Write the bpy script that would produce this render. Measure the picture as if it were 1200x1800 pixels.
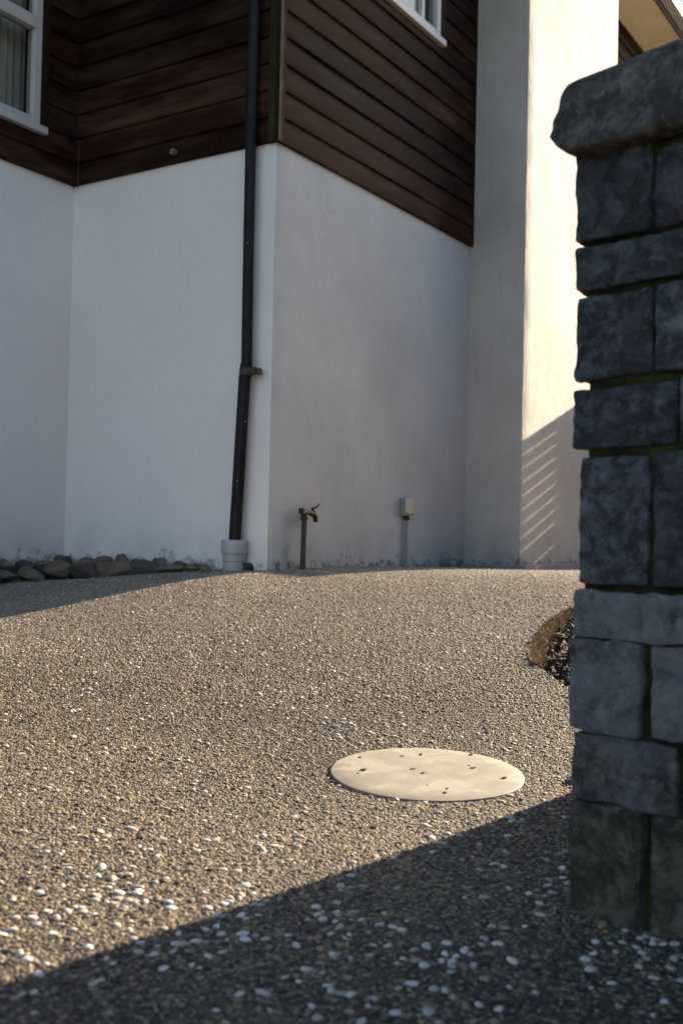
import bpy, bmesh, math, random
import numpy as np
from mathutils import Vector, Matrix, noise
R = math.radians
for o in list(bpy.data.objects): bpy.data.objects.remove(o)
scene = bpy.context.scene
COL = scene.collection

# ------------------------------------------------------------------ camera
CAMZ = 0.57; F = 1880.0
cam_d = bpy.data.cameras.new('camera'); cam = bpy.data.objects.new('camera', cam_d); COL.objects.link(cam)
cam_d.sensor_fit = 'VERTICAL'; cam_d.sensor_height = 36; cam_d.sensor_width = 24; cam_d.lens = 36 * F / 1800
cam_d.clip_start = 0.05; cam_d.clip_end = 2000
ROT = Matrix.Rotation(R(90 + 1.25), 3, 'X') @ Matrix.Rotation(R(1.26), 3, 'Z')
cam.matrix_world = Matrix.Translation((0, 0, CAMZ)) @ ROT.to_4x4()
cam_d.dof.use_dof = True; cam_d.dof.focus_distance = 3.0; cam_d.dof.aperture_fstop = 4.6
scene.camera = cam
scene.render.resolution_x = 682; scene.render.resolution_y = 1024

# ------------------------------------------------------------------ light
SUN_AZ, SUN_EL = 42.0, 19.5
SKY, SUN, EXPO = 0.056, 5.0, 2.62
w = bpy.data.worlds.new('World'); scene.world = w; w.use_nodes = True
nt = w.node_tree; nt.nodes.clear()
sk = nt.nodes.new('ShaderNodeTexSky'); sk.sky_type = 'NISHITA'; sk.sun_disc = False
sk.sun_elevation = R(SUN_EL); sk.sun_rotation = R(SUN_AZ); sk.air_density = 1.0; sk.dust_density = 1.2; sk.ozone_density = 1.0
bg = nt.nodes.new('ShaderNodeBackground'); bg.inputs[1].default_value = SKY
wo = nt.nodes.new('ShaderNodeOutputWorld')
nt.links.new(sk.outputs[0], bg.inputs[0]); nt.links.new(bg.outputs[0], wo.inputs[0])
sd = bpy.data.lights.new('sun', 'SUN'); sd.energy = SUN; sd.angle = R(0.5); sd.color = (1.0, 0.82, 0.60)
so = bpy.data.objects.new('sun', sd); COL.objects.link(so)
SV = Vector((math.sin(R(SUN_AZ)) * math.cos(R(SUN_EL)), math.cos(R(SUN_AZ)) * math.cos(R(SUN_EL)), math.sin(R(SUN_EL))))
so.rotation_euler = SV.to_track_quat('Z', 'Y').to_euler(); so.location = SV * 20
vs = scene.view_settings; vs.view_transform = 'Standard'; vs.look = 'None'; vs.exposure = EXPO; vs.gamma = 1; vs.use_curve_mapping = False

# ------------------------------------------------------------------ measuring helpers
CO = Vector((0, 0, CAMZ))
def ray(px, py): return ROT @ Vector(((px - 600) / F, -(py - 900) / F, -1))
def hit(px, py, p0, n):
    d = ray(px, py); return CO + d * ((p0 - CO).dot(n) / d.dot(n))
KY = [-9, 1.4, 2.2, 2.5, 3.0, 3.5, 4.0, 4.5, 5.0, 5.4, 5.8, 6.5, 8, 20, 400]
KZ = [-.05, 0, .004, .014, .045, .098, .165, .238, .308, .352, .374, .378, .352, .3, .3]
_t = np.linspace(-9, 30, 3901); _z = np.interp(_t, KY, KZ)
_k = np.exp(-0.5 * (np.arange(-60, 61) / 18.0) ** 2); _k /= _k.sum()
_zs = np.convolve(np.pad(_z, 60, mode='edge'), _k, mode='valid')
def sm(t): t = np.clip(t, 0, 1); return t * t * (3 - 2 * t)
def gz(x, y):
    z = np.interp(y, _t, _zs) - .112 * sm((-.45 - x) / 1.5) * sm((y - 3.2) / 2.0)
    return z + .004 * np.sin(x * 2.3 + 1) * np.cos(y * 1.9) * sm((y - 1) / 2)
def gpt(px, py):
    d = ray(px, py); lo, hi = 0.6, 12.0
    a = 0.6
    for i in range(2400):
        a = 0.6 + i * .005; p = CO + d * a
        if p.z < gz(p.x, p.y): return p
    return CO + d * 6

# ------------------------------------------------------------------ mesh helpers
class MB:
    def __init__(s): s.b = bmesh.new()
    def quadbox(s, o, a, b_, c):
        o, a, b_, c = map(Vector, (o, a, b_, c))
        v = [s.b.verts.new(o + a * i + b_ * j + c * k) for k in (0, 1) for j in (0, 1) for i in (0, 1)]
        for f in ((0, 1, 3, 2), (4, 6, 7, 5), (0, 4, 5, 1), (2, 3, 7, 6), (0, 2, 6, 4), (1, 5, 7, 3)): s.b.faces.new([v[i] for i in f])
        return s
    def prism(s, poly, vec):
        vec = Vector(vec); A = [s.b.verts.new(Vector(p)) for p in poly]; B = [s.b.verts.new(Vector(p) + vec) for p in poly]
        s.b.faces.new(A); s.b.faces.new(B[::-1]); n = len(A)
        for i in range(n): s.b.faces.new((A[i], B[i], B[(i + 1) % n], A[(i + 1) % n]))
        return s
    def tube(s, pts, rad, n=16, cap=True):
        pts = [Vector(p) for p in pts]; rings = []
        rad = rad if isinstance(rad, (list, tuple)) else [rad] * len(pts)
        for i, p in enumerate(pts):
            t = (pts[min(i + 1, len(pts) - 1)] - pts[max(i - 1, 0)])
            if t.length < 1e-9: t = pts[-1] - pts[0]
            t.normalize()
            up = Vector((0, 1, 0)) if abs(t.z) > .7 else Vector((0, 0, 1))
            a = t.cross(up).normalized(); b_ = t.cross(a)
            rings.append([s.b.verts.new(p + (a * math.cos(2 * math.pi * k / n) + b_ * math.sin(2 * math.pi * k / n)) * rad[i]) for k in range(n)])
        for i in range(len(rings) - 1):
            for k in range(n): 
                f = s.b.faces.new((rings[i][k], rings[i][(k + 1) % n], rings[i + 1][(k + 1) % n], rings[i + 1][k])); f.smooth = True
        if cap: s.b.faces.new(rings[0]); s.b.faces.new(rings[-1][::-1])
        return s
    def build(s, name, mat, parent=None, bevel=0, smooth=None):
        bmesh.ops.recalc_face_normals(s.b, faces=s.b.faces)
        if parent is not None: bmesh.ops.translate(s.b, verts=s.b.verts, vec=-ORG[parent.name])
        me = bpy.data.meshes.new(name); s.b.to_mesh(me); s.b.free(); me.set_sharp_from_angle(angle=R(55))
        o = bpy.data.objects.new(name, me); COL.objects.link(o); me.materials.append(mat)
        if parent is not None: o.parent = parent; ORG[o.name] = ORG[parent.name]
        else: ORG[o.name] = Vector()
        if smooth:
            for p in me.polygons: p.use_smooth = True
        if bevel:
            m = o.modifiers.new('bevel', 'BEVEL'); m.width = bevel; m.segments = 2; m.limit_method = 'ANGLE'; m.angle_limit = R(40)
        return o
ORG = {}
def tag(o, label=None, cat=None, group=None, kind=None):
    if label: o['label'] = label
    if cat: o['category'] = cat
    if group: o['group'] = group
    if kind: o['kind'] = kind
    return o
def thing(name, loc, label, cat, group=None):
    o = bpy.data.objects.new(name, None); COL.objects.link(o); o.location = loc; ORG[o.name] = Vector(loc)
    o.empty_display_size = .05
    return tag(o, label, cat, group)

# ------------------------------------------------------------------ material helpers
class M:
    def __init__(s, name, rough=.8, spec=.5):
        s.m = bpy.data.materials.new(name); s.m.use_nodes = True; s.t = s.m.node_tree
        s.p = s.t.nodes['Principled BSDF']; s.p.inputs['Roughness'].default_value = rough
        s.p.inputs['Specular IOR Level'].default_value = spec
        s.tc = s.t.nodes.new('ShaderNodeTexCoord')
    def n(s, ty, **kw):
        x = s.t.nodes.new(ty)
        for k, v in kw.items(): setattr(x, k, v)
        return x
    def l(s, a, b): s.t.links.new(a, b)
    def noise(s, scale, detail=4, rough=.6, vec=None, stretch=None, dist=0):
        x = s.n('ShaderNodeTexNoise'); x.inputs['Scale'].default_value = scale; x.inputs['Detail'].default_value = detail
        x.inputs['Roughness'].default_value = rough; x.inputs['Distortion'].default_value = dist
        v = vec or s.tc.outputs['Object']
        if stretch:
            mp = s.n('ShaderNodeMapping'); mp.inputs['Scale'].default_value = stretch; s.l(v, mp.inputs[0]); v = mp.outputs[0]
        s.l(v, x.inputs['Vector']); return x.outputs[0]
    def ramp(s, fac, stops, interp='LINEAR'):
        x = s.n('ShaderNodeValToRGB'); e = x.color_ramp.elements; x.color_ramp.interpolation = interp
        while len(e) < len(stops): e.new(.5)
        for i, (p, c) in enumerate(stops):
            e[i].position = p; c = c if isinstance(c, (tuple, list)) else (c, c, c); e[i].color = (*c, 1)
        s.l(fac, x.inputs[0]); return x.outputs[0]
    def mix(s, fac, a, b, mode='MIX'):
        x = s.n('ShaderNodeMix', data_type='RGBA', blend_type=mode)
        for i, v in ((0, fac), (6, a), (7, b)):
            if isinstance(v, (int, float)): x.inputs[i].default_value = v
            elif isinstance(v, (tuple, list)): x.inputs[i].default_value = (*v, 1)
            else: s.l(v, x.inputs[i])
        return x.outputs[2]
    def math(s, op, a, b=0.0, c=None):
        x = s.n('ShaderNodeMath', operation=op)
        for i, v in enumerate((a, b) if c is None else (a, b, c)):
            if isinstance(v, (int, float)): x.inputs[i].default_value = v
            else: s.l(v, x.inputs[i])
        return x.outputs[0]
    def color(s, c):
        if isinstance(c, (tuple, list)): s.p.inputs['Base Color'].default_value = (*c, 1)
        else: s.l(c, s.p.inputs['Base Color'])
        return s
    def bump(s, h, strength=.3, dist=.01):
        x = s.n('ShaderNodeBump'); x.inputs['Strength'].default_value = strength; x.inputs['Distance'].default_value = dist
        s.l(h, x.inputs['Height']); s.l(x.outputs[0], s.p.inputs['Normal']); return s
    def z(s):
        g = s.n('ShaderNodeNewGeometry'); x = s.n('ShaderNodeSeparateXYZ'); s.l(g.outputs['Position'], x.inputs[0]); return x.outputs[2]

def simple(name, col, rough=.6, var=.25, scale=30, bumpy=.1, spec=.5, metal=0):
    m = M(name, rough, spec); nz = m.noise(scale)
    m.color(m.ramp(nz, [(.3, tuple(c * (1 - var) for c in col)), (.7, tuple(min(1, c * (1 + var)) for c in col))]))
    m.bump(nz, bumpy, .004); m.p.inputs['Metallic'].default_value = metal
    return m.m

def plaster(name, light, dark, mott=.5, dirt=1.0, warm=None):
    m = M(name, .88, .25)
    a = m.noise(1.1, 6, .62); b = m.noise(7, 5, .6); c = m.noise(3.0, 5, .6, stretch=(6, 6, .5))
    base = m.mix(m.ramp(a, [(.38, 0.0), (.68, mott)]), light, dark)
    base = m.mix(m.ramp(b, [(.5, 0.0), (.8, .25 * mott + .08)]), base, dark)
    base = m.mix(m.ramp(c, [(.56, 0.0), (.75, .4 * mott)]), base, dark)
    # splash dirt just above the ground
    z = m.z(); n2 = m.noise(16, 6, .7); n3 = m.noise(55, 3, .6)
    hgt = m.math('SUBTRACT', z, .34)
    near = m.n('ShaderNodeMapRange'); m.l(hgt, near.inputs[0]); near.inputs[1].default_value = 0; near.inputs[2].default_value = .30; near.inputs[3].default_value = 1; near.inputs[4].default_value = 0
    msk = m.math('MULTIPLY', near.outputs[0], near.outputs[0])
    soft = m.math('MULTIPLY', m.ramp(m.noise(4.5, 4, .7), [(.35, 0.0), (.7, 1.0)]), near.outputs[0])
    base = m.mix(m.math('MULTIPLY', soft, .6 * dirt), base, (.20, .19, .18))
    sp = m.ramp(m.math('MULTIPLY_ADD', msk, .42, n2), [(.74, 0.0), (.84, 1.0)])
    base = m.mix(m.math('MULTIPLY', sp, .8 * dirt), base, (.10, .09, .085))
    sp2 = m.ramp(n3, [(.73, 0.0), (.77, 1.0)])
    base = m.mix(m.math('MULTIPLY', sp2, .35), base, (.22, .2, .18))
    dn = m.n('ShaderNodeTexNoise'); dn.inputs['Scale'].default_value = 5; dn.inputs['Detail'].default_value = 5; m.l(m.tc.outputs['Object'], dn.inputs['Vector'])
    vadd = m.n('ShaderNodeMix', data_type='RGBA', blend_type='ADD'); vadd.inputs[0].default_value = .35; m.l(m.tc.outputs['Object'], vadd.inputs[6]); m.l(dn.outputs['Color'], vadd.inputs[7])
    vc = m.n('ShaderNodeTexVoronoi', feature='DISTANCE_TO_EDGE'); vc.inputs['Scale'].default_value = 1.5; m.l(vadd.outputs[2], vc.inputs['Vector'])
    ck = m.math('MULTIPLY', m.ramp(vc.outputs['Distance'], [(0.0, 1.0), (.006, 0.0)]), m.ramp(m.noise(1.7, 3, .5), [(.5, 0.0), (.6, 1.0)]))
    base = m.mix(m.math('MULTIPLY', ck, .38 * dirt * mott), base, (.10, .095, .09))
    m.color(base)
    m.bump(m.math('ADD', m.noise(2.2, 5, .6), m.math('MULTIPLY', m.noise(60, 3, .6), .12)), .5, .02)
    return m

def stonemat(name, c0, c1, c2, pale=.62):
    m = M(name, .82, .35)
    oi = m.n('ShaderNodeObjectInfo')
    a = m.noise(9, 8, .68); b = m.noise(38, 6, .7); v = m.noise(140, 3, .6)
    col = m.ramp(a, [(.3, c0), (.52, c1), (.72, c2)])
    col = m.mix(m.ramp(b, [(.46, 0.0), (.66, .75)]), col, tuple(c * 2.3 for c in c1))
    col = m.mix(m.ramp(m.noise(24, 7, .75, dist=.6), [(.44, .85), (.56, 0.0)]), col, tuple(c * .45 for c in c0))
    col = m.mix(m.ramp(v, [(.66, 0.0), (.72, .6)]), col, (.3, .3, .31))
    pz = m.noise(5, 5, .7, stretch=(1, 1, 1.3), dist=.4)
    col = m.mix(m.ramp(m.math('MULTIPLY_ADD', oi.outputs['Random'], .10, pz), [(pale, 0.0), (pale + .12, .5)]), col, (.30, .30, .32))
    ms = m.noise(6, 6, .7)
    col = m.mix(m.ramp(ms, [(.60, 0.0), (.75, .6)]), col, (.075, .062, .03))
    hv = m.n('ShaderNodeHueSaturation'); m.l(col, hv.inputs['Color'])
    vv = m.math('MULTIPLY_ADD', oi.outputs['Random'], .5, .75); m.l(vv, hv.inputs['Value'])
    m.color(hv.outputs[0])
    vo = m.n('ShaderNodeTexVoronoi'); vo.inputs['Scale'].default_value = 60; vo.inputs['Randomness'].default_value = 1; m.l(m.tc.outputs['Object'], vo.inputs['Vector'])
    m.bump(m.math('ADD', m.math('ADD', m.noise(22, 8, .8), m.math('MULTIPLY', m.noise(110, 6, .8), .7)), m.math('MULTIPLY', vo.outputs['Distance'], .25)), 1.0, .022)
    return m.m

MAT = {}
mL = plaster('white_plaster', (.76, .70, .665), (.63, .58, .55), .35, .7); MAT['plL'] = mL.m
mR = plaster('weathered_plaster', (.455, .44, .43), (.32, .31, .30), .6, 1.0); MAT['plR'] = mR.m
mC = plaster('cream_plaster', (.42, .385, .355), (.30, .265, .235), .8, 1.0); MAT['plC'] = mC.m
MAT['stone'] = stonemat('dark_stone', (.052, .053, .063), (.088, .089, .10), (.13, .129, .134))
MAT['stone_pale'] = stonemat('pale_weathered_stone', (.085, .081, .080), (.15, .141, .134), (.22, .21, .195), .46)
MAT['stone_brown'] = stonemat('brownish_stone', (.072, .061, .045), (.115, .098, .070), (.16, .138, .10), .7)
MAT['capst'] = stonemat('cap_stone_rock', (.11, .103, .096), (.16, .15, .138), (.21, .195, .172), .7)
def rockmat():
    m = M('edging_rock', .85, .3); oi = m.n('ShaderNodeObjectInfo'); a = m.noise(12, 8, .65)
    c = m.ramp(a, [(.3, (.07, .052, .038)), (.7, (.19, .145, .10))])
    c = m.mix(m.ramp(oi.outputs['Random'], [(.55, 0.0), (.8, .75)]), c, (.06, .055, .055))
    m.color(c); m.bump(m.noise(40, 6, .7), .6, .01); return m.m
MAT['rock'] = rockmat()
def mortar():
    m = M('mossy_mortar', .95, .1); a = m.noise(14, 6, .7); b = m.noise(90, 4, .7)
    c = m.ramp(a, [(.38, (.010, .009, .006)), (.5, (.022, .022, .009)), (.7, (.055, .058, .018))])
    c = m.mix(m.ramp(b, [(.4, 0.0), (.7, .5)]), c, (.024, .028, .008))
    m.color(c); m.bump(b, 1.0, .012); return m.m
MAT['mortar'] = mortar()
def wood():
    m = M('dark_stained_timber', .7, .07); oi = m.n('ShaderNodeObjectInfo')
    g = m.noise(5, 8, .7, stretch=(1, 1, 14)); pch = m.noise(1.6, 4, .6, stretch=(1, 1, 5))
    c = m.ramp(g, [(.32, (.010, .0032, .0022)), (.55, (.019, .0068, .0044)), (.75, (.034, .0145, .009))])
    c = m.mix(m.ramp(pch, [(.45, 0.0), (.75, .65)]), c, (.085, .052, .033))
    gi = m.n('ShaderNodeNewGeometry')
    hv = m.n('ShaderNodeHueSaturation'); m.l(c, hv.inputs['Color']); m.l(m.math('MULTIPLY_ADD', gi.outputs['Random Per Island'], .9, .6), hv.inputs['Value'])
    m.color(hv.outputs[0])
    m.l(m.ramp(pch, [(.3, .55), (.7, .8)]), m.p.inputs['Roughness'])
    m.bump(g, .35, .003); return m.m
MAT['wood'] = wood()
MAT['trim'] = simple('brown_trim', (.024, .012, .008), .75, .3, 20, .1, .08)
def corner_trim():
    m = M('mossy_corner_trim', .85, .08); a = m.noise(9, 6, .7, stretch=(1, 1, .35))
    m.color(m.ramp(a, [(.35, (.022, .015, .010)), (.6, (.030, .032, .011)), (.75, (.055, .05, .035))])); m.bump(a, .3, .004); return m.m
MAT['ctrim'] = corner_trim()
MAT['joinery'] = simple('white_joinery', (.50, .46, .44), .4, .07, 12, .03)
MAT['pipe'] = simple('black_pipe', (.014, .012, .013), .55, .35, 18, .08, .18)
MAT['pvc'] = simple('grey_plastic', (.36, .34, .33), .45, .08, 14, .03)
MAT['brass'] = simple('dull_brass', (.045, .03, .018), .5, .5, 60, .3, metal=.6)
MAT['rust'] = simple('dark_pipework', (.030, .024, .022), .6, .5, 60, .3)
MAT['boxg'] = simple('grey_box_plastic', (.25, .25, .235), .5, .12, 30, .05)
MAT['screw'] = simple('screw_metal', (.6, .6, .6), .4, .1, 50, .05, metal=.5)
MAT['ventm'] = simple('tarnished_metal', (.16, .14, .13), .5, .4, 60, .1)
MAT['soffit'] = simple('cream_soffit', (.80, .70, .52), .75, .08, 3, .05)
MAT['gutter'] = simple('grey_gutter', (.42, .43, .46), .45, .08, 5, .03)
MAT['fascia'] = simple('dark_fascia', (.05, .035, .03), .5, .2, 8, .05)
MAT['roof'] = simple('roof_metal', (.08, .08, .085), .5, .1, 4, .05)
MAT['room'] = simple('room_paint', (.30, .29, .26), .9, .1, 3, .02)
MAT['curtain'] = simple('grey_curtain', (.50, .47, .43), .9, .12, 9, .05)
MAT['curtaind'] = simple('brown_curtain', (.16, .13, .10), .9, .25, 9, .05)
MAT['conc'] = simple('concrete', (.22, .215, .21), .9, .25, 20, .3)
MAT['fence'] = simple('grey_timber', (.2, .18, .16), .8, .25, 12, .2)
def glass():
    m = bpy.data.materials.new('window_glass'); m.use_nodes = True; t = m.node_tree; t.nodes.clear()
    a = t.nodes.new('ShaderNodeBsdfTransparent'); a.inputs[0].default_value = (.85, .85, .83, 1)
    b = t.nodes.new('ShaderNodeBsdfGlossy'); b.inputs['Roughness'].default_value = .02
    lw = t.nodes.new('ShaderNodeLayerWeight'); lw.inputs[0].default_value = .5
    pw = t.nodes.new('ShaderNodeMath'); pw.operation = 'POWER'; pw.inputs[1].default_value = 4; t.links.new(lw.outputs['Facing'], pw.inputs[0])
    f = t.nodes.new('ShaderNodeMath'); f.operation = 'MULTIPLY_ADD'; f.inputs[1].default_value = .8; f.inputs[2].default_value = .05; t.links.new(pw.outputs[0], f.inputs[0])
    mx = t.nodes.new('ShaderNodeMixShader'); o = t.nodes.new('ShaderNodeOutputMaterial')
    t.links.new(f.outputs[0], mx.inputs[0]); t.links.new(a.outputs[0], mx.inputs[1]); t.links.new(b.outputs[0], mx.inputs[2]); t.links.new(mx.outputs[0], o.inputs[0])
    return m
MAT['glass'] = glass()
def covermat():
    m = M('cream_concrete_lid', .75, .3); a = m.noise(7, 6, .6, dist=1.0); b = m.noise(60, 5, .7)
    c = m.ramp(a, [(.3, (.10, .092, .074)), (.5, (.145, .132, .106)), (.6, (.20, .185, .155)), (.72, (.135, .125, .10))])
    c = m.mix(m.ramp(b, [(.45, 0.0), (.8, .35)]), c, (.12, .105, .08))
    m.color(c); m.bump(m.math('ADD', m.math('MULTIPLY', a, .3), m.math('MULTIPLY', b, .4)), .35, .004); return m.m
MAT['cover'] = covermat()
def matrixmat():
    m = M('aggregate_matrix', .9, .25)
    v = m.n('ShaderNodeTexVoronoi'); v.inputs['Scale'].default_value = 115; m.l(m.tc.outputs['Object'], v.inputs['Vector'])
    a = m.noise(1.3, 5, .6); b = m.noise(180, 3, .6)
    c = m.ramp(b, [(.35, (.070, .055, .039)), (.7, (.195, .150, .098))])
    c = m.mix(m.ramp(a, [(.4, 0.0), (.7, .5)]), c, (.09, .075, .058))
    c = m.mix(m.ramp(v.outputs['Distance'], [(.0, 0.0), (.6, .6)]), c, (.03, .028, .026))
    m.color(c); m.bump(v.outputs['Distance'], -.8, .004); return m.m
MAT['matrix'] = matrixmat()
def landmat():
    m = M('bare_land', .95, .1); a = m.noise(.8, 6, .6); b = m.noise(30, 5, .7)
    m.color(m.mix(b, m.ramp(a, [(.4, (.06, .075, .03)), (.65, (.11, .10, .07))]), (.05, .06, .03))); m.bump(b, .6, .03); return m.m
MAT['land'] = landmat()
def pebmat():
    m = M('pebble', .75, .2)
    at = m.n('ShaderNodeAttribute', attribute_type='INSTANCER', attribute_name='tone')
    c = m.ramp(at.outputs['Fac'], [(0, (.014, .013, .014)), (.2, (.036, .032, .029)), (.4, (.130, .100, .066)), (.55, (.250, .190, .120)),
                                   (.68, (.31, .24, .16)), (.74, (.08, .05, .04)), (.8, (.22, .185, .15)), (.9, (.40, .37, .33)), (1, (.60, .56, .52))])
    b = m.noise(2.5, 3, .6)
    m.color(m.mix(m.math('MULTIPLY', b, .35), c, (.05, .045, .04), 'MIX')); return m.m
MAT['pebble'] = pebmat()
MAT['mulch'] = simple('bark_mulch', (.025, .016, .010), .95, .6, 40, .6)
MAT['chip'] = None
def chipmat():
    m = M('bark_chips', .9, .2); g = m.n('ShaderNodeNewGeometry')
    m.color(m.ramp(g.outputs['Random Per Island'], [(0, (.012, .007, .004)), (.6, (.03, .017, .009)), (.9, (.07, .045, .025)), (1, (.14, .10, .06))])); return m.m
MAT['chip'] = chipmat()
def strawmat():
    m = M('dry_grass', .8, .2); g = m.n('ShaderNodeNewGeometry')
    m.color(m.ramp(g.outputs['Random Per Island'], [(0, (.05, .032, .014)), (.35, (.16, .115, .06)), (.8, (.34, .26, .15)), (1, (.55, .47, .33))]))
    m.p.inputs['Transmission Weight'].default_value = 0; return m.m
MAT['straw'] = strawmat()
def leafmat():
    m = M('added_hedge_leaf', .6, .3); g = m.n('ShaderNodeNewGeometry')
    m.color(m.ramp(g.outputs['Random Per Island'], [(0, (.02, .035, .012)), (.6, (.04, .065, .02)), (1, (.08, .11, .035))])); return m.m
MAT['leaf'] = leafmat()

# ------------------------------------------------------------------ plan of the house
rD = Vector((.5402, .8415, 0)); lD = Vector((-.8415, .5402, 0))     # along the right face (away) / along the left face (away)
nR = Vector((.8415, -.5402, 0)); nL = Vector((-.5402, -.8415, 0))    # outward normals
ZU = Vector((0, 0, 1))
C0 = Vector((-.352, 5.75, 0))
C0 = hit(487, 250, C0, Vector((0, 1, 0))); CLZ = C0.z; C0.z = 0
IC = hit(131, 328, C0, nL); IC.z = 0
RC = hit(822, 640, C0, nR); RC.z = 0
CH = hit(919.5, 640, RC, nL); CH.z = 0
PROJ = (CH - RC).length
CHR = hit(1085, 50, CH, nR); CHR.z = 0
CHW = (CHR - CH).length
print('C0', C0, 'CLZ', CLZ, 'IC', IC, 'RC', RC, 'CH', CH, 'proj', PROJ, 'chw', CHW)
print('tan limit', math.degrees(math.atan(PROJ / (RC - C0).length)), 'delta', SUN_AZ - math.degrees(math.atan2(rD.x, rD.y)))
EAVE = 5.1 + CAMZ
q = hit(1087, 40, C0, nR); EAVE = q.z; print('eave', EAVE)

# ------------------------------------------------------------------ ground
# bed outline (in the driveway) and lid position
bedpx = [(1012, 1070), (992, 1077), (975, 1088), (958, 1102), (945, 1120), (937, 1140), (936, 1158), (943, 1170), (958, 1183), (978, 1198), (1000, 1213), (1020, 1228)]
bed = [gpt(*p) for p in bedpx]
bedpoly = [(p.x, p.y) for p in bed] + [(bed[-1].x + .5, bed[-1].y - .05), (bed[0].x + .9, bed[0].y + .2)]
LID = gpt(749, 1362); LIDR = .225
print('lid', LID, 'bed', bed[0], bed[6], bed[-1])
def inpoly(x, y, poly):
    x = np.asarray(x); y = np.asarray(y); c = np.zeros(x.shape, bool); n = len(poly)
    for i in range(n):
        x1, y1 = poly[i]; x2, y2 = poly[(i + 1) % n]
        if y1 == y2: continue
        cr = ((y1 > y) != (y2 > y)) & (x < (x2 - x1) * (y - y1) / (y2 - y1) + x1); c ^= cr
    return c
def grid_mesh(name, xs, ys, fz, mat, holes=None):
    X, Y = np.meshgrid(xs, ys); Z = fz(X, Y)
    nx, ny = len(xs), len(ys)
    v = np.stack([X.ravel(), Y.ravel(), Z.ravel()], 1)
    i = np.arange(nx * ny).reshape(ny, nx); f = np.stack([i[:-1, :-1].ravel(), i[:-1, 1:].ravel(), i[1:, 1:].ravel(), i[1:, :-1].ravel()], 1)
    me = bpy.data.meshes.new(name); me.from_pydata(v.tolist(), [], f.tolist()); me.materials.append(mat)
    for p in me.polygons: p.use_smooth = True
    o = bpy.data.objects.new(name, me); COL.objects.link(o); ORG[name] = Vector(); return o
xs = np.linspace(-7, 7, 281); ys = np.concatenate([np.linspace(-4, .8, 25), np.arange(.85, 7, .03), np.arange(7, 16, .1)])
xs = np.unique(np.concatenate([np.linspace(-7, -3, 20), np.arange(-3, 3.01, .03), np.linspace(3.1, 7, 20)]))
def dz(X, Y):
    Z = gz(X, Y)
    inside = inpoly(X, Y, bedpoly)
    return Z - .09 * inside
dr = grid_mesh('driveway', xs, ys, dz, MAT['matrix']); tag(dr, kind='structure')
ex = np.concatenate([-np.geomspace(600, 3, 24), np.linspace(-2.5, 2.5, 9), np.geomspace(3, 600, 24)])
ey = np.concatenate([-np.geomspace(600, 3, 24), np.linspace(-2.5, 2.5, 9), np.geomspace(3, 600, 30)])
ld = grid_mesh('ground', ex, ey, lambda X, Y: gz(X, Y) - .28, MAT['land']); tag(ld, kind='structure')

# pebbles of the exposed aggregate
rng = np.random.default_rng(5)
def scatter(sp, y0, y1, jit=.5):
    pts = []
    ys_ = np.arange(y0, y1, sp * .87)
    for k, y in enumerate(ys_):
        hw = .345 * y + .42
        x = np.arange(-hw, hw, sp) + (k % 2) * sp * .5
        if y > 6.2: x = x[(x > -.6)]
        pts.append(np.stack([x + rng.uniform(-jit, jit, x.size) * sp, y + rng.uniform(-jit, jit, x.size) * sp], 1))
    return np.concatenate(pts)
def vnoise(x, y, s, seed):
    r2 = np.random.default_rng(seed); G = r2.random((256, 256)); u = x * s + 60; v = y * s + 60
    i = np.floor(u).astype(int); j = np.floor(v).astype(int); a = sm(u - i); b = sm(v - j)
    g = lambda p, q_: G[p % 256, q_ % 256]
    return (g(i, j) * (1 - a) + g(i + 1, j) * a) * (1 - b) + (g(i, j + 1) * (1 - a) + g(i + 1, j + 1) * a) * b
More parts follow.
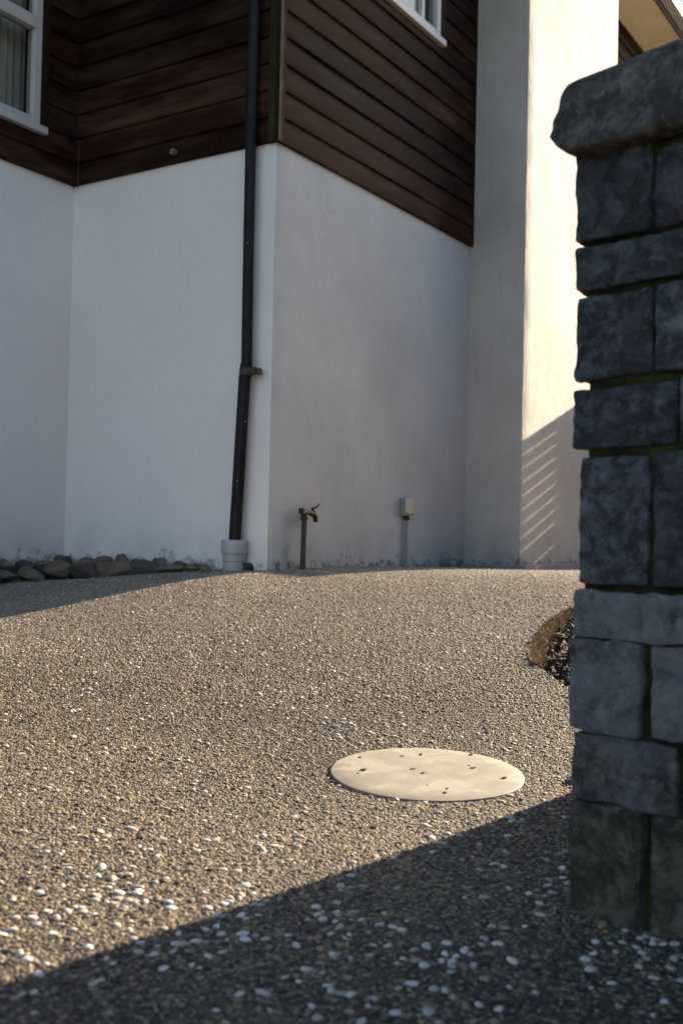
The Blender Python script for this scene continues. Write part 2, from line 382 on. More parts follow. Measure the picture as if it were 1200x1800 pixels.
def pebbles():
    P, S, T, H = [], [], [], []
    def add(p, smin, smax, tone, flat, sink):
        n = len(p); a = rng.uniform(smin, smax, n)
        S.append(np.stack([a * rng.uniform(.95, 1.45, n), a * rng.uniform(.7, 1.0, n), a * rng.uniform(*flat, n)], 1)); P.append(p); T.append(tone); H.append(np.full(n, sink) * S[-1][:, 2])
    for (sp, y0, y1) in ((.0066, .95, 3.2), (.0084, 3.2, 6.2), (.0125, 6.2, 8.6)):
        p = scatter(sp, y0, y1)
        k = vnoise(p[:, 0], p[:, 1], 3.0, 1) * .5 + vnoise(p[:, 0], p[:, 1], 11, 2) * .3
        t = np.clip(rng.beta(1.5, 2.1, len(p)) * .86 + (k - .4) * .25 + .30 * sm((p[:, 1] - 2.9) / 1.8) + .05 * sm((-.1 - p[:, 0]) / .5) * sm((p[:, 1] - 1.7) / .5) - .07 * np.exp(-((p[:, 0] - .45) / .55) ** 2 - ((p[:, 1] - 3.1) / .55) ** 2) - .12 * (1 - sm((p[:, 1] - 1.2) / .6)), 0, .84)  # last term darkens the nearest pebbles: foreground shade put into their colour
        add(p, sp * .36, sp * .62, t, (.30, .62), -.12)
    for (sp, y0, y1) in ((.026, .95, 3.4), (.034, 3.4, 6.0)):
        p = scatter(sp, y0, y1); p = p[rng.random(len(p)) < .75]
        add(p, .0046, .0078, np.clip(rng.beta(2, 3, len(p)) * .8, 0, .8), (.28, .46), .02)
    p = scatter(.020, .95, 8.0)
    d = vnoise(p[:, 0], p[:, 1], 6, 7) * .6 + vnoise(p[:, 0], p[:, 1], 17, 8) * .4
    p = p[rng.random(len(p)) < np.clip((d - .40) * .8, .05, .5) * np.where(p[:, 1] > 1.8, .7, 1.35)]
    p = p[(p[:, 1] > 0)]; 
    add(p, .0044, .0086, np.clip(rng.uniform(.84, 1.0, len(p)) - np.where(p[:, 1] > 1.9, .04, 0), 0, 1), (.34, .55), .15)
    P, S, T, H = map(np.concatenate, (P, S, T, H))
    ok = ~inpoly(P[:, 0], P[:, 1], bedpoly)
    ok &= (P[:, 0] - LID.x) ** 2 + (P[:, 1] - LID.y) ** 2 > (LIDR - .004) ** 2
    for (o, n) in ((C0, nR),):
        inR = ((P[:, 0] - C0.x) * nR.x + (P[:, 1] - C0.y) * nR.y < 0) & ((P[:, 0] - C0.x) * nL.x + (P[:, 1] - C0.y) * nL.y < 0)
    ok &= ~inR
    P, S, T, H = P[ok], S[ok], T[ok], H[ok]
    n = len(P); print('pebbles', n)
    z = gz(P[:, 0], P[:, 1]) + H
    me = bpy.data.meshes.new('pebbles'); me.vertices.add(n)
    me.vertices.foreach_set('co', np.stack([P[:, 0], P[:, 1], z], 1).astype(np.float32).ravel())
    a = me.attributes.new('psize', 'FLOAT_VECTOR', 'POINT'); a.data.foreach_set('vector', S.astype(np.float32).ravel())
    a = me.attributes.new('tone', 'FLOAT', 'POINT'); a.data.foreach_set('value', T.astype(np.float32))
    rot = np.stack([rng.normal(0, .18, n), rng.normal(0, .18, n), rng.uniform(0, 6.28, n)], 1)
    a = me.attributes.new('prot', 'FLOAT_VECTOR', 'POINT'); a.data.foreach_set('vector', rot.astype(np.float32).ravel())
    me.materials.append(MAT['pebble'])
    o = bpy.data.objects.new('pebbles', me); COL.objects.link(o)
    g = bpy.data.node_groups.new('pebble_scatter', 'GeometryNodeTree')
    g.interface.new_socket('Geometry', in_out='INPUT', socket_type='NodeSocketGeometry'); g.interface.new_socket('Geometry', in_out='OUTPUT', socket_type='NodeSocketGeometry')
    N = g.nodes.new; L = g.links.new
    gi, go = N('NodeGroupInput'), N('NodeGroupOutput')
    ico = N('GeometryNodeMeshIcoSphere'); ico.inputs['Radius'].default_value = 1; ico.inputs['Subdivisions'].default_value = 2
    sp_ = N('GeometryNodeSetPosition'); nz = N('ShaderNodeTexNoise'); nz.inputs['Scale'].default_value = .9
    vm = N('ShaderNodeVectorMath'); vm.operation = 'SUBTRACT'; vm.inputs[1].default_value = (.5, .5, .5)
    vm2 = N('ShaderNodeVectorMath'); vm2.operation = 'SCALE'; vm2.inputs['Scale'].default_value = .5
    L(nz.outputs['Color'], vm.inputs[0]); L(vm.outputs[0], vm2.inputs[0]); L(vm2.outputs[0], sp_.inputs['Offset']); L(ico.outputs['Mesh'], sp_.inputs['Geometry'])
    ss = N('GeometryNodeSetShadeSmooth'); L(sp_.outputs[0], ss.inputs['Geometry'])
    smt = N('GeometryNodeSetMaterial'); smt.inputs['Material'].default_value = MAT['pebble']; L(ss.outputs[0], smt.inputs[0])
    ip = N('GeometryNodeInstanceOnPoints')
    def at(nm): 
        x = N('GeometryNodeInputNamedAttribute'); x.data_type = 'FLOAT_VECTOR'; x.inputs['Name'].default_value = nm; return x.outputs[0]
    e2r = N('FunctionNodeEulerToRotation'); L(at('prot'), e2r.inputs[0])
    L(gi.outputs[0], ip.inputs['Points']); L(smt.outputs[0], ip.inputs['Instance']); L(e2r.outputs[0], ip.inputs['Rotation']); L(at('psize'), ip.inputs['Scale'])
    L(ip.outputs[0], go.inputs[0])
    md = o.modifiers.new('scatter', 'NODES'); md.node_group = g
    tag(o, 'exposed aggregate pebbles, brown and grey with scattered white ones, set in the driveway', 'pebbles', kind='stuff')
pebbles()

# ------------------------------------------------------------------ house
house = thing('house', (C0.x, C0.y, .3), 'two storey house with white plaster base, dark brown weatherboards above and a tall plaster chimney', 'house')
ZB = 0.0
def slab(o, d, n, u0, u1, z0, z1, t0, t1):     # wall piece: along d, out along n from t0 to t1
    o = Vector((o.x, o.y, 0))
    return (o + d * u0 + ZU * z0 + n * t0, d * (u1 - u0), ZU * (z1 - z0), n * (t1 - t0))
LLN = 4.2
llD = -rD
RL = 9.5
UPZ = CLZ + .02
def wallgrid(o, d, n, u0, u1, z0, z1, thick, seed, step=.05):
    """plaster face with a slightly uneven, hand-trowelled surface"""
    mb = MB(); nu = max(2, int((u1 - u0) / step)); nv = max(2, int((z1 - z0) / step)); b = mb.b; o = Vector((o.x, o.y, 0))
    V = []
    for j in range(nv + 1):
        row = []
        for i in range(nu + 1):
            u = u0 + (u1 - u0) * i / nu; z = z0 + (z1 - z0) * j / nv
            p = o + d * u + ZU * z
            k = .004 + noise.noise(p * 1.4 + Vector((seed, 0, 0))) * .004 + noise.noise(p * 6 + Vector((0, seed, 0))) * .0013
            ed = min(u - u0, u1 - u) / .08; k *= min(1, max(0, ed))
            wob = Vector()
            for cc in (C0, CH):
                dd = math.hypot(p.x - cc.x, p.y - cc.y)
                if dd < .05: wob = -(nR + nL) * (.0025 + .005 * max(0, noise.noise(Vector((cc.x, 3, p.z * 5)))) + .003 * max(0, noise.noise(Vector((cc.x, 9, p.z * 22))))) * (1 - dd / .05)
            row.append(b.verts.new(p + n * k + wob))
        V.append(row)
    for j in range(nv):
        for i in range(nu):
            f = b.faces.new((V[j][i], V[j][i + 1], V[j + 1][i + 1], V[j + 1][i])); f.smooth = True
    per = V[0] + [V[j][-1] for j in range(1, nv + 1)] + V[-1][-2::-1] + [V[j][0] for j in range(nv - 1, 0, -1)]
    mid = o + d * (u0 + u1) / 2
    bk = [b.verts.new(v.co - n * thick + d * (.01 if (v.co - mid).dot(d) < 0 else -.01)) for v in per]
    for i in range(len(per)):
        k = (i + 1) % len(per); b.faces.new((per[i], bk[i], bk[k], per[k]))
    b.faces.new(bk); return mb
wallgrid(C0, lD, nL, .0, (IC - C0).length, ZB, CLZ + .03, .2, 3).build('plaster_wall', MAT['plL'], house)
wallgrid(IC, llD, nR, .0, LLN, ZB, CLZ + .03, .2, 9).build('plaster_wall', MAT['plL'], house)
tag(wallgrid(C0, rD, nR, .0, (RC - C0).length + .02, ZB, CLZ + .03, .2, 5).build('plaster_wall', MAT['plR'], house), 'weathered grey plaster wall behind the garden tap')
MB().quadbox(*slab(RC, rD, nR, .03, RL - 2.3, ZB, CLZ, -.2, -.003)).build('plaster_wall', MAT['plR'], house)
CHT = EAVE + 2.3
# chimney: near side + broad sunlit face
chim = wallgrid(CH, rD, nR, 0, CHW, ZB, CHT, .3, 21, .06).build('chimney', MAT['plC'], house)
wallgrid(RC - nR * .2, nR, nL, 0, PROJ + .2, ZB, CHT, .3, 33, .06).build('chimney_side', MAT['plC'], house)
MB().quadbox(*slab(CH, rD, nR, .3, CHW - .003, ZB, CHT - .05, -.75, -.29)).build('chimney_side', MAT['plC'], house)
# concrete footing lip along the foot of the chimney
mb = MB(); fz = gz(CH.x, CH.y)
mb.quadbox(*slab(CH, rD, nR, -.05, 4, fz - .1, fz + .028, -.02, .055))
mb.quadbox(*slab(RC, nR, nL, -.0, PROJ + .02, fz - .1, fz + .026, -.02, .05))
mb.build('footing', MAT['conc'], house, bevel=.006)

# windows: rectangles measured from the photograph on their wall planes
def uz(px, py, o, d, n):
    p = hit(px, py, Vector((o.x, o.y, 0)), n); return (p - o).dot(d), p.z
wr = uz(767, 62, C0, rD, nR); wrs = uz(767, 70, C0, rD, nR)
wl = uz(67, 215, IC, llD, nR); wls = uz(67, 224, IC, llD, nR)
print('windows', wr, wrs, wl, wls, (RC - C0).length)
WRH = (wr[0] - 1.15, wr[0], wrs[1], wrs[1] + 1.25)
WLH = (wl[0] + .01, wl[0] + 1.5, wls[1], wls[1] + 1.35)
def window(o, d, n, H, room_in, transom, curtain):
    u0, u1, z0, z1 = H; fw = .055
    m = MB()
    m.quadbox(*slab(o, d, n, u0, u0 + fw, z0, z1, -.03, .032)); m.quadbox(*slab(o, d, n, u1 - fw, u1, z0, z1, -.03, .032))
    m.quadbox(*slab(o, d, n, u0 + fw, u1 - fw, z0, z0 + .04, -.03, .030)); m.quadbox(*slab(o, d, n, u0 + fw, u1 - fw, z1 - fw, z1, -.03, .030))
    wn = m.build('window', MAT['joinery'], house, bevel=.003)
    MB().quadbox(*slab(o, d, n, u0 - .045, u1 + .045, z0 - .045, z0 - .001, -.02, .055)).build('window_sill', MAT['joinery'], wn, bevel=.003)
    if transom:
        m = MB(); m.quadbox(*slab(o, d, n, u0 + fw, u1 - fw, transom - .03, transom + .045, -.028, .040)); m.build('transom', MAT['joinery'], wn, bevel=.004)
        m = MB().quadbox(*slab(o, d, n, u0 + fw, u1 - fw, z0 + .04, transom - .03, -.006, .0)); m.build('pane', MAT['glass'], wn)
        m = MB().quadbox(*slab(o, d, n, u0 + fw, u1 - fw, transom + .045, z1 - fw, -.006, .0)); m.build('pane', MAT['glass'], wn)
    else:
        mm = u1 - .24
        MB().quadbox(*slab(o, d, n, mm - .02, mm + .02, z0 + .04, z1 - fw, -.028, .026)).build('mullion', MAT['joinery'], wn, bevel=.003)
        MB().quadbox(*slab(o, d, n, u0 + fw, mm - .02, z0 + .04, z1 - fw, -.006, 0)).build('pane', MAT['glass'], wn)
        MB().quadbox(*slab(o, d, n, mm + .02, u1 - fw, z0 + .04, z1 - fw, -.006, 0)).build('pane', MAT['glass'], wn)
    # dark seal round the glass
    # room behind
    m = MB(); D = 2.6; a, b_ = u0 - .35, u1 + .35
    m.quadbox(*slab(o, d, n, a, b_, z0 - .8, z0 - .75, -D, -.12)); m.quadbox(*slab(o, d, n, a, b_, z1 + .35, z1 + .4, -D, -.12))
    m.quadbox(*slab(o, d, n, a, b_, z0 - .75, z1 + .35, -D - .05, -D)); m.quadbox(*slab(o, d, n, a - .05, a, z0 - .75, z1 + .35, -D, -.12)); m.quadbox(*slab(o, d, n, b_, b_ + .05, z0 - .75, z1 + .35, -D, -.12))
    m.build('room', MAT['room'], house)
    for (c0, c1, off, mt, amp) in curtain:
        mb = MB(); nn = 60; zt, zb = z1 + .1, z0 - .25; v = []
        for i in range(nn + 1):
            u = c0 + (c1 - c0) * i / nn; k = -off + amp * math.sin(i * .95) + amp * .4 * math.sin(i * 2.3 + 1)
            v.append([mb.b.verts.new(o + d * u + ZU * zz + n * (k + tt)) for zz in (zb, zt) for tt in (0, -.004)])
        for i in range(nn):
            A, B = v[i], v[i + 1]
            for f in ((A[0], B[0], B[2], A[2]), (A[1], A[3], B[3], B[1]), (A[0], A[1], B[1], B[0]), (A[2], B[2], B[3], A[3])): mb.b.faces.new(f).smooth = True
        mb.b.faces.new((v[0][0], v[0][2], v[0][3], v[0][1])); mb.b.faces.new((v[-1][0], v[-1][1], v[-1][3], v[-1][2]))
        mb.build('curtain', MAT[mt], wn)
    # dark casing boards beside the frame
    m = MB(); m.quadbox(*slab(o, d, n, u0 - .055, u0, z0, z1 + .07, .0, .036)); m.quadbox(*slab(o, d, n, u1, u1 + .055, z0, z1 + .07, .0, .036))
    m.quadbox(*slab(o, d, n, u0, u1, z1, z1 + .07, .0, .034))
    m.build('casing', MAT['trim'], wn, bevel=.002)
    return wn
tl = uz(60, 45, IC, llD, nR)
window(C0, rD, nR, WRH, 1, None, [(WRH[0], WRH[1] - .27, .10, 'curtain', .02)])
window(IC, llD, nR, WLH, 1, tl[1], [(WLH[0] + .33, WLH[0] + .60, .09, 'curtaind', .02), (WLH[0] - .1, WLH[0] + .36, .16, 'curtain', .012), (WLH[0] + .56, WLH[1], .16, 'curtain', .025)])

# backing walls of the upper storey and the lapped boards on them
def upper(o, d, n, u0, u1, hole, z1, label=None):
    m = MB(); z0 = CLZ + .03
    if hole:
        a, b_, c, e = hole
        for (p, q_, r_, s_) in ((u0, a, z0, z1), (b_, u1, z0, z1), (a, b_, z0, c), (a, b_, e, z1)):
            if q_ - p > .01: m.quadbox(*slab(o, d, n, p, q_, r_, s_, -.12, -.003))
    else: m.quadbox(*slab(o, d, n, u0, u1, z0, z1, -.12, -.003))
    m.build('framing', MAT['trim'], house)
    m = MB(); z = CLZ; k = 0
    while z < z1:
        h = .141 if k == 0 else .149; zt = min(z + h, z1)
        def piece(a, b_, za, zb):
            if b_ - a < .01 or zb - za < .004: return
            # thick at the foot, thin at the head, with a slight lap over the board below
            f = lambda zz: .029 - .019 * (zz - z) / h
            nu = max(1, int((b_ - a) / .25)); 
            prof = [(za, .001), (za, f(za) - .002), (za + .002, f(za)), (zb, f(zb)), (zb, .001)]
            b = m.b; rows = []
            for i in range(nu + 1):
                u = a + (b_ - a) * i / nu; wv = noise.noise(Vector((u * .9, z * 7, n.x * 9))) * .0015
                rows.append([b.verts.new(Vector((o.x, o.y, 0)) + d * u + ZU * zz + n * (t + (wv if t > .005 else 0))) for zz, t in prof])
            for i in range(nu):
                for j in range(5): b.faces.new((rows[i][j], rows[i + 1][j], rows[i + 1][(j + 1) % 5], rows[i][(j + 1) % 5]))
            b.faces.new(rows[0]); b.faces.new(rows[-1][::-1])
        g = zt - .0035
        if hole and hole[2] - .045 < g and hole[3] + .07 > z:
            a, b_, c, e = hole[0] - .055, hole[1] + .055, hole[2] - .046, hole[3] + .07
            piece(u0, a, z, g); piece(b_, u1, z, g)
            if z < c: piece(a, b_, z, min(c, g))
            if g > e: piece(a, b_, max(e, z), g)
        else: piece(u0, u1, z, g)
        z = zt; k += 1
    return tag(m.build('weatherboards', MAT['wood'], house))
LR = (RC - C0).length; LL_ = (IC - C0).length
upper(C0, rD, nR, .03, LR - .012, WRH, EAVE)
upper(C0, lD, nL, .03, LL_ - .026, None, EAVE)
upper(IC, llD, nR, .026, LLN, WLH, EAVE)
upper(RC, rD, nR, CHW + .0, RL - 2, None, EAVE)
# corner trims
m = MB(); m.quadbox(*slab(C0, rD, nR, -.030, .030, CLZ - .004, EAVE, .0, .030)); m.build('corner_trim', MAT['trim'], house, bevel=.003)
m = MB(); m.quadbox(*slab(C0, lD, nL, -.0, .042, CLZ - .002, EAVE, .0, .031)); tag(m.build('corner_trim', MAT['ctrim'], house, bevel=.003), 'moss stained corner trim')
MB().quadbox(*slab(RC, -rD, nR, .0, .012, CLZ, EAVE, .0, .03)).build('corner_trim', MAT['trim'], house); MB().quadbox(*slab(IC, -lD, nL, .0, .026, CLZ, EAVE, .0, .03)).build('corner_trim', MAT['trim'], house)

# roof, soffit, gutter
def P2(o, a, b, z): v = o + a + b; return Vector((v.x, v.y, z))
LLE = IC + llD * LLN; RE = C0 + rD * RL
OV = .44
far = lD * 7
m = MB()
m.quadbox(*slab(C0, rD, nR, -OV, RL, EAVE, EAVE + .012, -.1, OV))                       # right-face soffit
m.quadbox(*slab(C0, lD, nL, .1, LL_ - OV - .002, EAVE + .001, EAVE + .012, -.1, OV))
m.quadbox(*slab(IC, llD, nR, -.05, LLN, EAVE + .002, EAVE + .013, -.1, OV))
so_ = m.build('soffit', MAT['soffit'], house)
for k in range(9):
    u = RL - 8.7 + k * 1.2
    MB().quadbox(*slab(C0, rD, nR, u, u + .012, EAVE - .004, EAVE - .0005, 0.03, OV - .004)).build('soffit_joint', MAT['soffit'], so_)
m = MB(); m.quadbox(*slab(C0, rD, nR, -OV, RL, EAVE - .03, EAVE + .17, OV + .001, OV + .02))
m.quadbox(*slab(C0, lD, nL, -OV + .002, LL_ - OV, EAVE - .03, EAVE + .17, OV + .001, OV + .02))
m.quadbox(*slab(IC, llD, nR, -.05, LLN, EAVE - .03, EAVE + .17, OV + .001, OV + .02)); m.build('fascia', MAT['fascia'], house)
m = MB(); m.quadbox(*slab(C0, rD, nR, -OV, RL, EAVE + .02, EAVE + .13, OV + .022, OV + .125)); 
m.quadbox(*slab(C0, rD, nR, -OV, RL, EAVE + .13, EAVE + .14, OV + .116, OV + .138)); 
m.quadbox(*slab(C0, lD, nL, -OV, LL_ - OV, EAVE + .02, EAVE + .13, OV + .022, OV + .125)); m.build('gutter', MAT['gutter'], house, bevel=.012)
m = MB()
A = C0 - rD * OV + nR * OV; B_ = C0 + rD * RL + nR * OV; Cc = B_ + lD * 8; D_ = A + lD * 8
poly = [Vector((p.x, p.y, EAVE + .15)) for p in (A, B_, Cc, D_)]
b = m.b; base = [b.verts.new(p) for p in poly]
r1 = (poly[0] + poly[3]) / 2 + rD * 3.5 + ZU * 1.7; r2 = (poly[1] + poly[2]) / 2 - rD * 3.5 + ZU * 1.7
v1, v2 = b.verts.new(r1), b.verts.new(r2)
b.faces.new(base); b.faces.new((base[0], base[1], v2, v1)); b.faces.new((base[2], base[3], v1, v2)); b.faces.new((base[1], base[2], v2)); b.faces.new((base[3], base[0], v1))
A = IC + llD * LLN - lD * .0 + nR * OV; m.quadbox(Vector((IC.x, IC.y, EAVE + .14)) - llD * .5 + nR * OV, llD * (LLN + .5), -nR * 6, ZU * .1)
m.build('roof', MAT['roof'], house)
# remaining outer walls
m = MB(); m.quadbox(*slab(RE, lD, rD, .13, 7.5, 0, EAVE, -.2, 0)); m.quadbox(*slab(LLE, lD, -rD, .13, 6, 0, EAVE, -.2, 0)); m.quadbox(*slab(C0 + lD * 7.6, rD, lD, -5, RL, 0, EAVE, -.2, 0))
m.build('plaster_wall', MAT['plL'], house)

# little pieces fixed to the boards and plaster
def at_wall(px, py, o, n, off=0.0): return hit(px, py, Vector((o.x, o.y, 0)) + n * off, n)
p = at_wall(307, 268, C0, nL, .03)
m = MB(); m.tube([p - nL * .015, p + nL * .02], .018, 14); m.tube([p + nL * .02 - lD * .012 + ZU * .005, p + nL * .035 - lD * .02 - ZU * .01], .010, 12); m.build('wall_vent', MAT['ventm'], house)
p = at_wall(141, 251, C0, nL, .03); m = MB(); m.tube([p - nL * .01, p + nL * .016], [.013, .011], 12); m.tube([p + nL * .006, p + nL * .006 - ZU * .30], .0022, 6); m.build('wire_clip', MAT['rust'], house)
for (px, py) in ((452, 259), (460, 257), (464, 260)):
    p = at_wall(px, py, C0, nL, .0); MB().tube([p - nL * .004, p + nL * .004], .006, 8).build('screw_plug', MAT['rust'], house)

# downpipe
OFF = .065
pts = [at_wall(px, py, C0, nL, OFF) for px, py in ((446.5, 20), (442, 200), (437, 430), (433.5, 640))]
top = Vector(pts[0]); top.z = EAVE - .02; pts = [top] + pts
lowp = [at_wall(px, py, C0, nL, OFF) for px, py in ((433, 640), (430, 665), (420, 830), (412.5, 952))]
base_p = at_wall(412, 1004, C0, nL, OFF)
dp = thing('downpipe', (base_p.x, base_p.y, gz(base_p.x, base_p.y)), 'black downpipe running down the white wall into a grey socket', 'downpipe')
MB().tube(pts, .030, 20).build('pipe', MAT['pipe'], dp)
MB().tube(lowp, .033, 20).build('pipe', MAT['pipe'], dp)
bp = at_wall(433, 654, C0, nL, OFF)
m = MB(); m.tube([bp - ZU * .022, bp + ZU * .022], .038, 20); m.quadbox(bp - lD * .085 - ZU * .015 - nL * .03, lD * .06, ZU * .034, nL * .045); m.quadbox(bp - lD * .076 - ZU * .022 + nL * .012, lD * .014, ZU * .042, nL * .012)
m.build('bracket', MAT['rust'], dp, bevel=.003)
for (px, py) in ((436, 427), (432, 741), (418, 845)):
    p = at_wall(px, py, C0, nL, OFF + .030); MB().tube([p, p + nL * .006], .0045, 8).build('screw', MAT['ventm'], dp)
sp0 = at_wall(412, 1015, C0, nL, OFF); s1 = at_wall(412, 974, C0, nL, OFF); s2 = at_wall(412, 949, C0, nL, OFF)
sx = s2.copy(); 
def lathe(cx, cy, prof, name, mat, parent, n=28):
    m = MB(); b = m.b; rings = [[b.verts.new((cx + r_ * math.cos(2 * math.pi * k / n), cy + r_ * math.sin(2 * math.pi * k / n), z)) for k in range(n)] for r_, z in prof]
    for i in range(len(rings) - 1):
        for k in range(n): b.faces.new((rings[i][k], rings[i][(k + 1) % n], rings[i + 1][(k + 1) % n], rings[i + 1][k])).smooth = True
    b.faces.new(rings[0]); b.faces.new(rings[-1])
    return m.build(name, mat, parent, bevel=.0015)
lathe(s2.x, s2.y, [(.060, sp0.z - .15), (.060, s1.z - .04), (.0635, s1.z - .038), (.0635, s1.z), (.071, s1.z + .003), (.072, s2.z - .004), (.069, s2.z), (.045, s2.z), (.045, s2.z - .05)], 'socket', MAT['pvc'], dp)
pr = at_wall(434, 998, C0, nL, .03); MB().tube([pr - nL * .03, pr + nL * .03], .028, 14).build('drain_stub', MAT['rust'], dp)

# garden tap
TO = .05
a0 = at_wall(531, 1010, C0, nR, TO); a1 = at_wall(535, 912, C0, nR, TO); a2 = at_wall(536, 900, C0, nR, TO)
tp = thing('garden_tap', (a0.x, a0.y, gz(a0.x, a0.y)), 'brass garden tap on a dark upright pipe against the weathered wall', 'tap')
MB().tube([a0 - ZU * .1, a1, a2], [.0165, .015, .015], 12).build('standpipe', MAT['rust'], tp)
m = MB(); m.tube([a1 - ZU * .008, a1 + ZU * .02], .021, 8); m.tube([a2 - rD * .03, a2 + rD * .03, a2 + rD * .085 - ZU * .008], [.017, .014, .017], 10); m.tube([a2 - rD * .035 - ZU * .012, a2 - rD * .035 + ZU * .02], .017, 10)
m.tube([a2 + rD * .075, a2 + rD * .10 - ZU * .02, a2 + rD * .11 - ZU * .052], [.016, .016, .013], 10); m.build('tap_body', MAT['brass'], tp)
m = MB(); h0 = a2 + rD * .08 + ZU * .005; m.tube([h0, h0 + ZU * .022], .008, 8); m.tube([h0 + ZU * .016 - rD * .02, h0 + ZU * .024 + rD * .03, h0 + ZU * .045 + rD * .065], [.006, .008, .005], 8); m.build('tap_handle', MAT['brass'], tp)

# small grey box on the wall
b0 = uz(700, 906, C0, rD, nR); b1 = uz(719, 877, C0, rD, nR)
ob = C0 + rD * (b0[0] + b1[0]) / 2
bx = thing('junction_box', (ob.x, ob.y, b0[1]), 'small grey electrical box with a thin conduit running down to the ground', 'electrical box')
MB().quadbox(*slab(C0, rD, nR, b0[0] + .01, b1[0] - .01, b0[1], b1[1], 0, .035)).build('box_body', MAT['boxg'], bx, bevel=.005)
MB().quadbox(*slab(C0, rD, nR, b0[0] + .003, b1[0] - .003, b0[1] + .012, b1[1] + .004, .036, .05)).build('box_lid', MAT['boxg'], bx, bevel=.005)
um = b0[0] + .075; c = C0 + rD * um + nR * .022
m = MB(); m.tube([Vector((c.x, c.y, b0[1] - .03)), Vector((c.x, c.y, b0[1] + .005))], .019, 10); m.build('gland', MAT['rust'], bx)
m = MB(); m.tube([Vector((c.x, c.y, .25)), Vector((c.x, c.y, b0[1] - .02))], .011, 10); m.build('conduit', MAT['boxg'], bx)

# ------------------------------------------------------------------ rough stones
def rough(mb, o, U, V, W, su, sv, sw, r_=.012, amp=.004, seed=0, n=14, warp=None):
    """rounded, chipped block; o = its centre, U V W unit axes, su sv sw half sizes"""
    b = mb.b; h = Vector((su, sv, sw)); cache = {}
    def P(i, j, k, N):
        key = (i, j, k)
        if key in cache: return cache[key]
        q_ = Vector((2 * i / N[0] - 1, 2 * j / N[1] - 1, 2 * k / N[2] - 1)); p = Vector((q_.x * h.x, q_.y * h.y, q_.z * h.z))
        rr = min(r_, min(h) * .9); c = Vector([max(-(h[t] - rr), min(h[t] - rr, p[t])) for t in range(3)]); dlt = p - c
        if dlt.length > 1e-9: p = c + dlt.normalized() * rr
        if warp: p = warp(p, h)
        w_ = o + U * p.x + V * p.y + W * p.z
        nn = p - c if dlt.length > 1e-9 else Vector()
        nn = (nn.normalized() if nn.length > 1e-9 else p.normalized())
        k_ = noise.noise(w_ * 9 + Vector((seed, 3, 1))) * .8 + noise.noise(w_ * 28 + Vector((seed, 7, 2))) * .8 + noise.noise(w_ * 75 + Vector((2, seed, 2))) * .45 + (noise.voronoi(w_ * 15 + Vector((5, seed, 5)))[0][0] - .35) * 1.5 + (noise.voronoi(w_ * 42 + Vector((1, seed, 5)))[0][0] - .35) * .7
        w_ = w_ + (U * nn.x + V * nn.y + W * nn.z) * k_ * amp
        v = b.verts.new(w_); cache[key] = v; return v
    N = [max(4, int(2 * x / .0052)) for x in h]; N = [min(x, 72) for x in N]
    def face(q4):
        try: b.faces.new([P(*t, N) for t in q4]).smooth = True
        except ValueError: pass
    for i in range(N[0]):
        for j in range(N[1]):
            for k in (0, N[2]): face(((i, j, k), (i + 1, j, k), (i + 1, j + 1, k), (i, j + 1, k)))
        for k in range(N[2]):
            for j in (0, N[1]): face(((i, j, k), (i + 1, j, k), (i + 1, j, k + 1), (i, j, k + 1)))
    for j in range(N[1]):
        for k in range(N[2]):
            for i in (0, N[0]): face(((i, j, k), (i, j + 1, k), (i, j + 1, k + 1), (i, j, k + 1)))
    return mb

# ------------------------------------------------------------------ stone pillar
P0 = gpt(1003, 1600); P0 = Vector((P0.x, P0.y, 0))
pU = Vector((.718, -.696, 0)).normalized(); pN = Vector((-.696, -.718, 0)).normalized()   # to the right / towards the camera
def fuv(px, py): p = hit(px, py, P0, pN); return (p - P0).dot(pU), p.z
print('P0', P0, 'u@1200', fuv(1200, 1000))
pil = thing('stone_pillar', (P0.x, P0.y, 0), 'tall pillar of dark rough stone blocks with mossy joints and an overhanging cap stone', 'pillar')
PW, PDp = .42, .40
courses = [  # (list of stones: left px, right px (None = to the far edge), top-left y, bottom-left y), row reference x
    [(1012, 1138, 276, 424), (1150, None, 246, 392)],
    [(1009, 1194, 441, 508), (1202, None, 405, 480)],
    [(1011, 1141, 527, 664), (1154, None, 506, 648)],
    [(1004, 1187, 690, 786), (1197, None, 664, 772)],
    [(1017, 1137, 808, 1020), (1150, None, 800, 1026)],
    [(1007, 1215, 1040, 1114)],
    [(1001, 1129, 1126, 1276), (1140, None, 1140, 1294)],
    [(1002, 1194, 1290, 1396), (1202, None, 1316, 1432)],
    [(1003, 1137, 1408, 1640), (1142, None, 1438, 1690)],
]
sn = 0; tops = []
